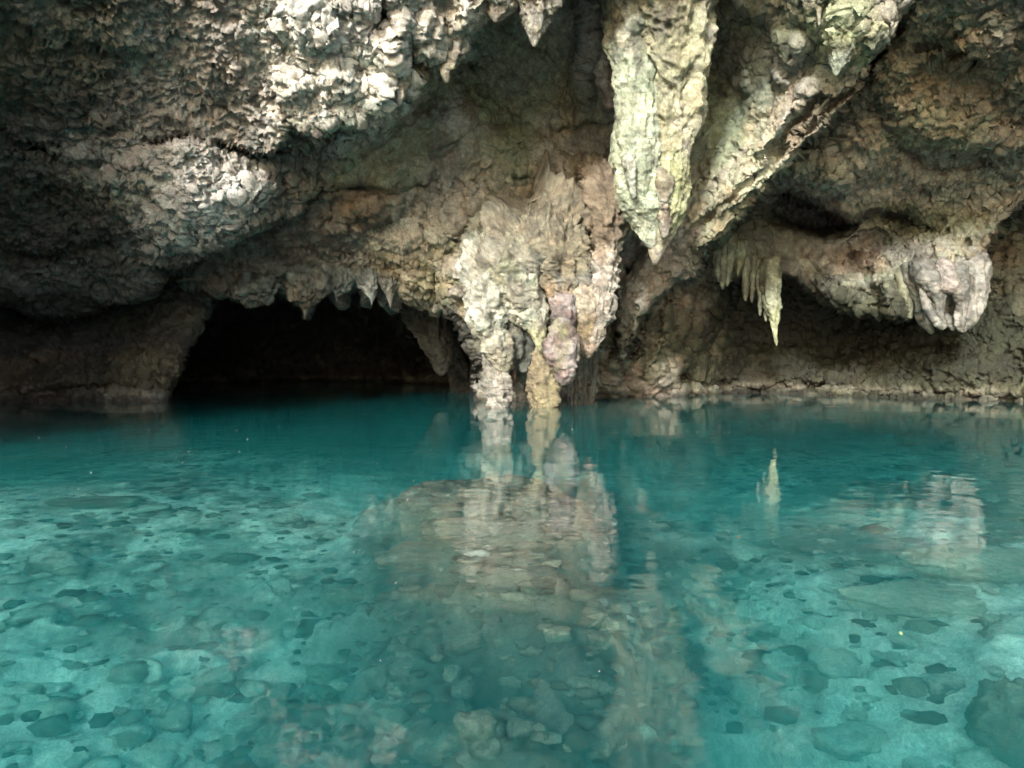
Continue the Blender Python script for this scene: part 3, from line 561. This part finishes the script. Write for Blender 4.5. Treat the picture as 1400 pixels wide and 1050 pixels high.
# dim hanging rocks inside the tunnel mouth
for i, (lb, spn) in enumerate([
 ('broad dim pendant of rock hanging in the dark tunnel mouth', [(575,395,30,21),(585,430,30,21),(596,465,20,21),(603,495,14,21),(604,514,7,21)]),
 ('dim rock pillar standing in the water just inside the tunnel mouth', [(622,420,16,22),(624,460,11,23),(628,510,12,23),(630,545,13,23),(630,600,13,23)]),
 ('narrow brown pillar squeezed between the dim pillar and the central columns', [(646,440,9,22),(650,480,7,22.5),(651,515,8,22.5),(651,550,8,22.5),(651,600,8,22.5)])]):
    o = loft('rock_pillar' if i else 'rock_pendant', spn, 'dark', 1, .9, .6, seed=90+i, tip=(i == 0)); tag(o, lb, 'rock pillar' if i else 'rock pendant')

# two pale knobs on the buttress
for i, (x, y) in enumerate([(638,376), (624,401)]):
    loft('pale_nodule', [(x,y-11,5,15.95),(x,y-4,10,15.8),(x,y+3,10,15.8),(x,y+10,5,15.95)], 'cream', .7, .8, .1, parent=cm, seed=95+i)

# ------------------------------------------------------------------ pool bed
def bed_z(x, y):
    x = np.asarray(x, float); y = np.asarray(y, float)
    p = np.stack([x, y, 0 * x], -1)
    z = -1.40 - 0.85 * ss(4.5, 8.5, y) - 1.0 * ss(9, 15, y)
    z = z + 0.65 * np.exp(-((x + 3.2) / 2.6) ** 2 - ((y - 7.2) / 2.4) ** 2)          # left shoal
    z = z + 0.45 * np.exp(-((x - 3.4) / 1.6) ** 2 - ((y - 4.6) / 1.8) ** 2)          # right rubble slope
    z = z - 0.55 * np.exp(-((x - 0.9) / 0.7) ** 2 - ((y - 3.6) / 2.0) ** 2)          # channel beside the mound
    # central mound, steep on its right side
    a = 0.06; u = (x - 0.12 + a * (y - 5)); u = np.where(u > 0, u / 0.62, u / 1.15); v = y - 5.9; v = np.where(v > 0, v / 1.25, v / 4.0)
    r = np.sqrt(u * u + v * v) + 0.16 * fbm(p, 1.6, 401, 4)
    z = z + 1.42 * (1 - ss(0.45, 1.12, r)) * (1 - .18 * (1 - ss(2.6, 5.5, y))) + .15 * (ridged(p, 2.2, 402, 5, .62) - .8) * (1 - ss(.9, 1.2, r))
    z = z + 0.17 * fbm(p, 0.9, 411, 4) + 0.045 * ridged(p, 3.0, 421, 3)
    z = np.where(z > -.42, -.42 + .16 * np.tanh((z + .42) / .16), z)
    z = z + .07 * (ridged(p, 2.6, 404, 3, .65) - .9) * ss(-.75, -.5, z)
    # shore behind the viewer
    z = z + 2.6 * ss(-1.5, -6, y)
    z = z + 1.2 * ss(9, 14, np.abs(x))
    return z
gx = np.concatenate([np.linspace(-24, -7, 30, endpoint=False), np.arange(-7, 7, 0.028), np.linspace(7, 24, 30)])
gy = np.concatenate([np.linspace(-14, 0.6, 40, endpoint=False), np.arange(0.6, 9, 0.028), np.linspace(9, 36, 90)])
GX, GY = np.meshgrid(gx, gy, indexing='ij')
GZ = bed_z(GX, GY)
BP = np.stack([GX, GY, GZ], -1)
wv = worley(BP * [1, 1, .5], 5.5, 431); rub = ss(-.25, .5, fbm(BP * [1, 1, 0], .7, 441, 4, .6))
onm = np.exp(-((GX + .05) / 1.3) ** 4 - ((GY - 4.5) / 3.9) ** 6)
BP[..., 2] += (.16 * onm * (.5 - worley(BP * [1, 1, .6], 3.1, 433)) + .05 * onm * (ridged(BP, 6.0, 434, 3, .7) - .5) + 0.10 * (0.55 - wv) * rub + 0.02 * ridged(BP, 9, 451, 3, .6))
SAND = C(.80,.79,.72); 
bc = np.ones(BP.shape) * SAND
b1 = fbm(BP, 1.3, 461, 6, .72); b2 = fbm(BP, 4.5, 471, 5, .7)
z_rel = 0
mr_ = np.exp(-((GX + 0.05) / 1.1) ** 4 - ((GY - 4.5) / 3.9) ** 6)
bc = mixc(bc, C(.065,.06,.045), np.clip(ss(-.1, .6, b1) * .5 * (1 - ss(.0, -.6, 0*b1 + np.where(GY < 4, -.35, 0))) + .9 * mr_, 0, 1))
b3 = fbm(BP, .55, 481, 6, .7)
near = 1 - ss(2.5, 6.0, GY)
b3 = b3 - .12 * near + .25 * mr_
for (sx, sy, sr, sw) in [(-.9,2.9,.55,1.),(-1.9,2.6,.4,.8),(.45,2.4,.6,1.1),(.75,3.2,.5,.9),(-.2,2.1,.5,.6),(1.6,4.6,.5,.7),(-1.2,1.9,.6,.6),(1.1,1.9,.5,.5)]:
    b3 = b3 - sw * np.exp(-((GX - sx) ** 2 + (GY - sy - .8) ** 2) / sr ** 2)
bc = mixc(bc, C(.17,.165,.13), ss(.0, .5, b3) * .75)
bc = mixc(bc, C(.10,.095,.075), ss(.2, .8, b2) * (.35 + .4 * mr_))
bc = mixc(bc, C(.32,.31,.26), ss(9, 12, GY) * .6)
bc = bc * (1 + .2 * b2)[..., None]
bed = link('pool_bed', mesh_from('pool_bed', BP.reshape(-1, 3), quads(len(gx), len(gy)), bc.reshape(-1, 3)), BED)
tag(bed, kind='structure')

# stones lying on the bed: each its own thing, shapes shared
rng = np.random.default_rng(7); random.seed(7)
import bmesh
def stone_mesh(name, seed, sub=3, tint=C(.3,.29,.24), bare=False):
    bm = bmesh.new(); bmesh.ops.create_icosphere(bm, subdivisions=sub, radius=1.0)
    v = np.array([q.co[:] for q in bm.verts]); f = np.array([[w.index for w in q.verts] for q in bm.faces]); bm.free()
    h = v + seed * 5.1
    r = 1 + .34 * fbm(h, .9, 500 + seed, 2) + .12 * fbm(h, 2.6, 510, 2) - 0.12 * worley(h, 1.6, 5)
    v = v * r[:, None]
    v = np.clip(v, [-.95, -.9, -.8], [.9, .95, .75]); v = v * (1 + .05 * ridged(h, 3.5, 533, 3, .6) + .03 * fbm(h, 9, 535, 2))[:, None]
    c = tint * (1 + .35 * fbm(h, 2.0, 520, 4, .7))[:, None]
    silt = ss(.0, .55, v[:, 2] + .45 * fbm(h, 2.2, 530, 4, .7)) * (.1 if bare else .88 if sub < 5 else .12)      # pale silt settled on top
    c = mixc(c, c * .25 + C(.44,.43,.38), silt)
    return mesh_from(name, v, f, c)
TN = [('dark', C(.15,.14,.11)), ('dark grey', C(.17,.16,.13)), ('brown', C(.22,.18,.13)), ('grey', C(.30,.29,.25)), ('pale', C(.52,.50,.44))]
protos = [(TN[i % 5][0], stone_mesh('submerged_rock', i + 1, 4, TN[i % 5][1])) for i in range(15)]
bare = [('dark', stone_mesh('submerged_rock', 40 + i, 4, C(.09,.08,.06) * (1 + .5 * i), True)) for i in range(4)]
for _, m in protos + bare: m.materials.append(BED)
def water_to_bed(px, py):
    """refract the sight line at the water and follow it to the bed"""
    a, b = px - 700.0, 525.0 - py
    d = np.array([a, F * CP + b * SP, -F * SP + b * CP]); d /= np.linalg.norm(d)
    h = np.array([0, 0, CAMZ]) + d * (CAMZ / -d[2])
    ci = -d[2]; e = 1 / 1.33; k_ = math.sqrt(1 - e * e * (1 - ci * ci))
    t = e * d + (e * ci - k_) * np.array([0, 0, 1.0])
    p = h.copy()
    for _ in range(90):
        p = p + t * 0.04 / -t[2] * 1.0
        if p[2] < float(bed_z(p[0], p[1])): break
    return p
def where(px, py):
    a = 'far left' if px < 280 else 'left' if px < 520 else 'middle' if px < 860 else 'right' if px < 1120 else 'far right'
    b = 'just beyond the mound' if py < 660 else 'halfway across' if py < 780 else 'in the near water' if py < 930 else 'at the bottom edge'
    return a, b
used_l = {}
n_r = 0
tries = 0
placed = []; stones = []
PROM = [(80,775,38,0,'dark'),(205,700,26,0,'dark'),(390,712,30,0,'grey'),(45,980,26,0,'dark'),(330,1000,30,2,'brown'),(370,975,22,2,'brown'),(365,1010,16,1,'dark'),(665,1030,26,1,'dark'),(635,885,24,2,'brown'),(920,1030,20,0,'dark'),(1045,870,26,1,'dark'),(1065,893,20,2,'brown'),(1110,890,26,1,'dark'),(1150,925,34,2,'brown'),(1220,905,22,1,'dark'),(950,640,26,0,'dark'),(930,720,22,1,'dark'),(1020,758,34,3,'grey'),(850,730,20,0,'dark'),(1385,870,30,0,'dark'),(1030,870,18,1,'dark'),(230,820,18,0,'dark'),(1290,945,22,1,'dark'),(1000,870,22,2,'brown'),(825,1010,30,2,'brown'),(560,900,20,1,'dark'),(470,825,24,3,'grey'),(1120,780,20,1,'dark')]
cand = [(x, y, s, t) for (x, y, s, t, _) in PROM]
for _ in range(75):      # loose dark stones all over the mound
    cand.append((rng.uniform(540, 850), 680 + 330 * rng.uniform(), rng.uniform(7, 18), 0))
while len(cand) < 300:
    px = rng.uniform(-10, 1410); py = 585 + 480 * rng.uniform() ** 1.0
    cand.append((px, py, (7 + 17 * rng.uniform() ** 2.0) * (0.45 + (py - 560) / 420), int(rng.choice(5, p=[.1, .22, .2, .28, .2]))))
for (px, py, s, t) in cand:
    p = water_to_bed(px, py)
    dist = math.hypot(p[0], p[1]) + 1
    if any((p[0]-q[0])**2 + (p[1]-q[1])**2 < (0.02)**2 for q in placed): continue
    placed.append(p)
    rad = float(np.clip(s / F * dist * 0.8, 0.02, 0.30))
    ti, me = protos[(int(rng.integers(0, 3)) * 5 + t) % 15]
    if abs(p[0] + .05) < 1.15 and 1.0 < p[1] < 7.8: ti, me = bare[int(rng.integers(0, 4))]
    o = bpy.data.objects.new('submerged_rock', me); COL.objects.link(o)
    o.location = (p[0], p[1], float(bed_z(p[0], p[1])) + rad * .25)
    o.rotation_euler = (rng.uniform(-.4, .4), rng.uniform(-.4, .4), rng.uniform(0, 6.28))
    k_ = rng.uniform(.8, 1.35)
    o.scale = (rad * k_, rad / k_ , rad * rng.uniform(.6, 1.05))
    a, b = where(px, py)
    size = 'small' if rad < .07 else 'medium' if rad < .13 else 'large'
    shape = 'long' if k_ > 1.2 else 'broad' if k_ < .92 else 'flat' if o.scale[2] / rad < .6 else 'rounded'
    stones.append((f'{size} {shape} {ti} stone {b}, {a}', px, o))
    tag(o, None, 'stone', 'stones lying on the pool bed')
ORD = ['leftmost'] + [w + ' from the left' for w in 'second third fourth fifth sixth seventh eighth ninth tenth eleventh twelfth thirteenth fourteenth fifteenth sixteenth seventeenth eighteenth nineteenth twentieth'.split()]
ORD += [w + ' from the left' for w in 'twenty-first twenty-second twenty-third twenty-fourth twenty-fifth twenty-sixth twenty-seventh twenty-eighth twenty-ninth thirtieth'.split()] + ['far'] * 30
for lb in {q[0] for q in stones}:
    same = sorted([q for q in stones if q[0] == lb], key=lambda q: q[1])
    for i, q in enumerate(same):
        pre = '' if len(same) == 1 else (['left ', 'right '][i] if len(same) == 2 else 'rightmost ' if i == len(same) - 1 else ORD[i] + ' ')
        q[2]['label'] = pre + lb

# nameable larger submerged boulders
def boulder(px, py, s, label, tint, sq=(1, 1, .7), seed=30, dz=0.1, rz=0):
    p = water_to_bed(px, py); me = stone_mesh('submerged_boulder', seed, 5, tint)
    v = np.empty(len(me.vertices) * 3, np.float32); me.vertices.foreach_get('co', v); v = v.reshape(-1, 3)
    v = v * (1 + .06 * ridged(v + seed, 3, 77, 4, .6) + .04 * fbm(v, 9, 3, 3))[:, None]
    me.vertices.foreach_set('co', v.astype(np.float32).ravel())
    o = link('submerged_boulder', me, BED); top = float(v[:, 2].max()) * s * sq[2]; o.location = (p[0], p[1], min(float(bed_z(p[0], p[1])) + dz, -0.24 - top)); o.scale = (s*sq[0], s*sq[1], s*sq[2]); o.rotation_euler.z = rz
    return tag(o, label, 'boulder')
boulder(1400, 1030, .20, 'dark smooth boulder under the water in the bottom right corner', C(.17,.16,.12), (1, .8, 1.6), 31, .2)
boulder(590, 770, .30, 'flat brown boulder on the near left slope of the mound', C(.11,.10,.075), (1, .7, .5), 32)
boulder(130, 690, .24, 'long low dark rock on the shoal at the far left', C(.13,.13,.10), (1.5, .7, .5), 33)
boulder(745, 720, .2, 'rugged top stone of the submerged mound in the middle', C(.11,.10,.08), (1.3, 1.0, .5), 34, .0)
boulder(660, 720, .34, 'rounded stone on the left side of the mound top', C(.12,.11,.085), (1.2, .9, .5), 35, .0)
boulder(1340, 780, .34, 'pale rough boulder in the rubble on the far right', C(.36,.35,.29), (1.2, 1, .6), 36)
boulder(1250, 830, .28, 'flat pale boulder left of the rough one on the right slope', C(.34,.33,.27), (1.3, .9, .45), 37)
boulder(960, 830, .22, 'wedge shaped pale stone right of the deep channel', C(.42,.38,.32), (.7, 1.2, .6), 38)

# rubble too small to pick apart: one joined mesh
def rubble():
    bm = bmesh.new(); bmesh.ops.create_icosphere(bm, subdivisions=1, radius=1.0)
    bv = np.array([q.co[:] for q in bm.verts]); bf = np.array([[w.index for w in q.verts] for q in bm.faces]); bm.free()
    n = 14000
    x = rng.uniform(-7, 7, n); y = rng.uniform(1.6, 11, n)
    keep = fbm(np.stack([x, y, 0 * x], -1), .7, 441, 4, .6) + rng.uniform(-.5, .5, n) > -.1
    x, y = x[keep], y[keep]; n = len(x)
    z = bed_z(x, y)
    s = rng.gamma(2.0, .012, n) + .007
    jit = 1 + rng.uniform(-.28, .28, (n, len(bv), 3))
    V = bv[None] * jit * s[:, None, None] * np.array([1.2, 1, .65]) + np.stack([x, y, z + s * .3 + .02], -1)[:, None]
    Fc = bf[None] + (np.arange(n) * len(bv))[:, None, None]
    pal = np.array([C(.06,.055,.04), C(.14,.12,.09), C(.25,.23,.19), C(.55,.53,.47), C(.4,.38,.32)])
    ci = rng.integers(0, 5, n); on = (np.abs(x + .05) < 1.15) & (y > 1) & (y < 8); ci = np.where(on & (rng.uniform(0, 1, n) < .9), ci % 2, ci)
    c = pal[ci][:, None] * np.ones((1, len(bv), 1))
    return mesh_from('bed_rubble', V.reshape(-1, 3), Fc.reshape(-1, 3), c.reshape(-1, 3), smooth=False)
tag(link('bed_rubble', rubble(), BED), 'small rubble and pebbles scattered over the pool bed', 'rubble', kind='stuff')

# ------------------------------------------------------------------ water
def water():
    m = bpy.data.materials.new('turquoise water'); m.use_nodes = True
    nt = m.node_tree; N = nt.nodes; L = nt.links; N.clear()
    out = N.new('ShaderNodeOutputMaterial')
    gl = N.new('ShaderNodeBsdfGlass'); gl.inputs['IOR'].default_value = 1.33; gl.inputs['Roughness'].default_value = 0.0
    geo = N.new('ShaderNodeNewGeometry')
    mp = N.new('ShaderNodeMapping'); mp.inputs['Scale'].default_value = (1.0, 1.6, 1)
    L.new(geo.outputs['Position'], mp.inputs[0])
    n1 = N.new('ShaderNodeTexNoise'); n1.inputs['Scale'].default_value = 1.5; n1.inputs['Detail'].default_value = 2.5
    n2 = N.new('ShaderNodeTexNoise'); n2.inputs['Scale'].default_value = 7; n2.inputs['Detail'].default_value = 2
    L.new(mp.outputs[0], n1.inputs['Vector']); L.new(mp.outputs[0], n2.inputs['Vector'])
    a = N.new('ShaderNodeMath'); a.operation = 'MULTIPLY_ADD'; a.inputs[1].default_value = 0.10
    L.new(n2.outputs[0], a.inputs[0]); L.new(n1.outputs[0], a.inputs[2])
    bp = N.new('ShaderNodeBump'); bp.inputs['Strength'].default_value = 1.0; bp.inputs['Distance'].default_value = 0.006
    n3 = N.new('ShaderNodeTexNoise'); n3.inputs['Scale'].default_value = 0.45; n3.inputs['Detail'].default_value = 3
    L.new(geo.outputs['Position'], n3.inputs['Vector'])
    mk = N.new('ShaderNodeMapRange'); mk.inputs[1].default_value = .42; mk.inputs[2].default_value = .62; mk.inputs[3].default_value = .2; mk.inputs[4].default_value = 1.3
    L.new(n3.outputs[0], mk.inputs[0])
    sx = N.new('ShaderNodeSeparateXYZ'); L.new(geo.outputs['Position'], sx.inputs[0])
    nr = N.new('ShaderNodeMapRange'); nr.inputs[1].default_value = 3.0; nr.inputs[2].default_value = 6.5; nr.inputs[3].default_value = 1.7; nr.inputs[4].default_value = .8
    L.new(sx.outputs['Y'], nr.inputs[0])
    m0 = N.new('ShaderNodeMath'); m0.operation = 'MULTIPLY'; L.new(mk.outputs[0], m0.inputs[0]); L.new(nr.outputs[0], m0.inputs[1])
    wv_ = N.new('ShaderNodeTexWave'); wv_.wave_type = 'RINGS'; wv_.rings_direction = 'Z'; wv_.inputs['Scale'].default_value = 1.3; wv_.inputs['Distortion'].default_value = 3.5; wv_.inputs['Detail'].default_value = 2
    mp2 = N.new('ShaderNodeMapping'); mp2.inputs['Location'].default_value = (0.5, -1.2, 0); L.new(geo.outputs['Position'], mp2.inputs[0]); L.new(mp2.outputs[0], wv_.inputs['Vector'])
    a_ = N.new('ShaderNodeMath'); a_.operation = 'MULTIPLY_ADD'; a_.inputs[1].default_value = 0.05
    L.new(wv_.outputs['Fac'], a_.inputs[0]); L.new(a.outputs[0], a_.inputs[2])
    ml = N.new('ShaderNodeMath'); ml.operation = 'MULTIPLY'
    L.new(a_.outputs[0], ml.inputs[0]); L.new(m0.outputs[0], ml.inputs[1])
    L.new(ml.outputs[0], bp.inputs['Height']); L.new(bp.outputs[0], gl.inputs['Normal'])
    L.new(gl.outputs[0], out.inputs['Surface'])
    va = N.new('ShaderNodeVolumeAbsorption'); va.inputs['Color'].default_value = (0.0, 0.925, 0.957, 1); va.inputs['Density'].default_value = 0.54
    vs_ = N.new('ShaderNodeVolumeScatter'); vs_.inputs['Color'].default_value = (0.12, 0.95, 1.0, 1); vs_.inputs['Density'].default_value = 0.33; vs_.inputs['Anisotropy'].default_value = 0.3
    ad = N.new('ShaderNodeAddShader'); L.new(va.outputs[0], ad.inputs[0]); L.new(vs_.outputs[0], ad.inputs[1])
    L.new(ad.outputs[0], out.inputs['Volume'])
    return m
bm = bmesh.new()
x0, x1, y0, y1 = -23.5, 23.5, -13, 35.5
vs = [bm.verts.new(c) for c in ((x0,y0,0),(x1,y0,0),(x1,y1,0),(x0,y1,0),(x0,y0,-9),(x1,y0,-9),(x1,y1,-9),(x0,y1,-9))]
for f in ((0,1,2,3),(7,6,5,4),(0,4,5,1),(1,5,6,2),(2,6,7,3),(3,7,4,0)): bm.faces.new([vs[i] for i in f])
tp = [bm.verts.new(c) for c in ((x0,y0,0),(x1,y0,0),(x1,y1,0),(x0,y1,0))]
bm.faces.ensure_lookup_table(); bm.faces.remove(bm.faces[0]); ft = bm.faces.new(tp); ft.smooth = True
me = bpy.data.meshes.new('pool_water'); bm.to_mesh(me); bm.free()
wat = tag(link('pool_water', me, water()), kind='structure')


# ------------------------------------------------------------------ floating specks
def specks():
    n = 110; V = []; Fc = []
    for i in range(n):
        y = 1.9 + 9 * rng.uniform() ** 1.1; x = rng.uniform(-.72, .72) * y
        rr = (.0007 + .0013 * rng.uniform() ** 3) * (y + 1.2) * .42
        z = .002
        b = len(V)
        for k in range(6):
            t = k * math.pi / 3 + rng.uniform(-.3, .3); V.append((x + rr * math.cos(t), y + rr * 1.6 * math.sin(t), z))
        V.append((x, y, z + rr * .8))
        for k in range(6): Fc.append((b + k, b + (k + 1) % 6, b + 6))
    return mesh_from('floating_specks', V, Fc)
sm = bpy.data.materials.new('pale foam speck'); sm.use_nodes = True
sm.node_tree.nodes['Principled BSDF'].inputs['Base Color'].default_value = (.8, .78, .7, 1)
tag(link('floating_specks', specks(), sm), 'tiny pale specks floating on the water', 'specks', kind='stuff')

# sunken branches and floating leaves
def stick(px0, py0, px1, py1, rad, label, lift=.12):
    a = water_to_bed(px0, py0); b = water_to_bed(px1, py1)
    a[2] = float(bed_z(a[0], a[1])) + lift; b[2] = float(bed_z(b[0], b[1])) + lift
    n, nv = 24, 8; t = np.linspace(0, 1, n)[:, None]
    c = a + (b - a) * t; c = c + .05 * np.linalg.norm(b - a) * np.stack([fbm(c, 1.5, 3, 2), fbm(c, 1.5, 5, 2), .3 * fbm(c, 1.5, 9, 2)], -1)
    T = (b - a) / np.linalg.norm(b - a); A = np.cross(T, [0, 0, 1.0]); A /= np.linalg.norm(A); B = np.cross(T, A)
    th = np.linspace(0, 2 * np.pi, nv, endpoint=False)
    r_ = rad * (1 - .6 * t[:, :, None]) * (1 + .2 * vn(c, 9, 4)[:, None, None])
    G = c[:, None] + r_ * (np.cos(th)[None, :, None] * A + np.sin(th)[None, :, None] * B)
    me = mesh_from('sunken_branch', G, quads(n, nv, True), np.ones(G.shape) * C(.06, .045, .03))
    return tag(link('sunken_branch', me, BED), label, 'branch')
stick(868, 601, 1000, 612, .05, 'long dark sunken branch lying in the deep water right of the mound')
stick(1085, 618, 1150, 636, .035, 'shorter sunken branch farther right, in front of the right wall')
stick(850, 655, 905, 668, .025, 'short dark stick just beyond the right edge of the mound')
def leaf(px, py, size, color, label, rz):
    d = at(px, py, 1.0) - np.array([0, 0, CAMZ]); p = d * (CAMZ / -d[2]); 
    L_ = np.linspace(-1, 1, 9); V = []; 
    for u in L_:
        w = .42 * (1 - u * u) ** .7 * (1 - .25 * u)
        V += [(u * size, -w * size, .006 + .08 * size * abs(u)), (u * size, 0, .004), (u * size, w * size, .007 + .1 * size * abs(u))]
    V = np.array(V); F_ = quads(9, 3)
    me = mesh_from('floating_leaf', V, F_, np.ones((27, 3)) * color)
    o = link('floating_leaf', me, LEAF); o.location = (p[0], p[1], 0); o.rotation_euler.z = rz
    sol = o.modifiers.new('thickness', 'SOLIDIFY'); sol.thickness = .0012
    return tag(o, label, 'leaf')
LEAF = bpy.data.materials.new('dead leaf'); LEAF.use_nodes = True
_n = LEAF.node_tree; _a = _n.nodes.new('ShaderNodeAttribute'); _a.attribute_name = 'tint'
_n.links.new(_a.outputs['Color'], _n.nodes['Principled BSDF'].inputs['Base Color'])
leaf(1010, 735, .011, C(.4, .16, .06), 'tiny orange leaf floating right of the mound', .5)
leaf(1232, 868, .014, C(.22, .32, .12), 'small bright green leaf in the water on the right', 1.0)
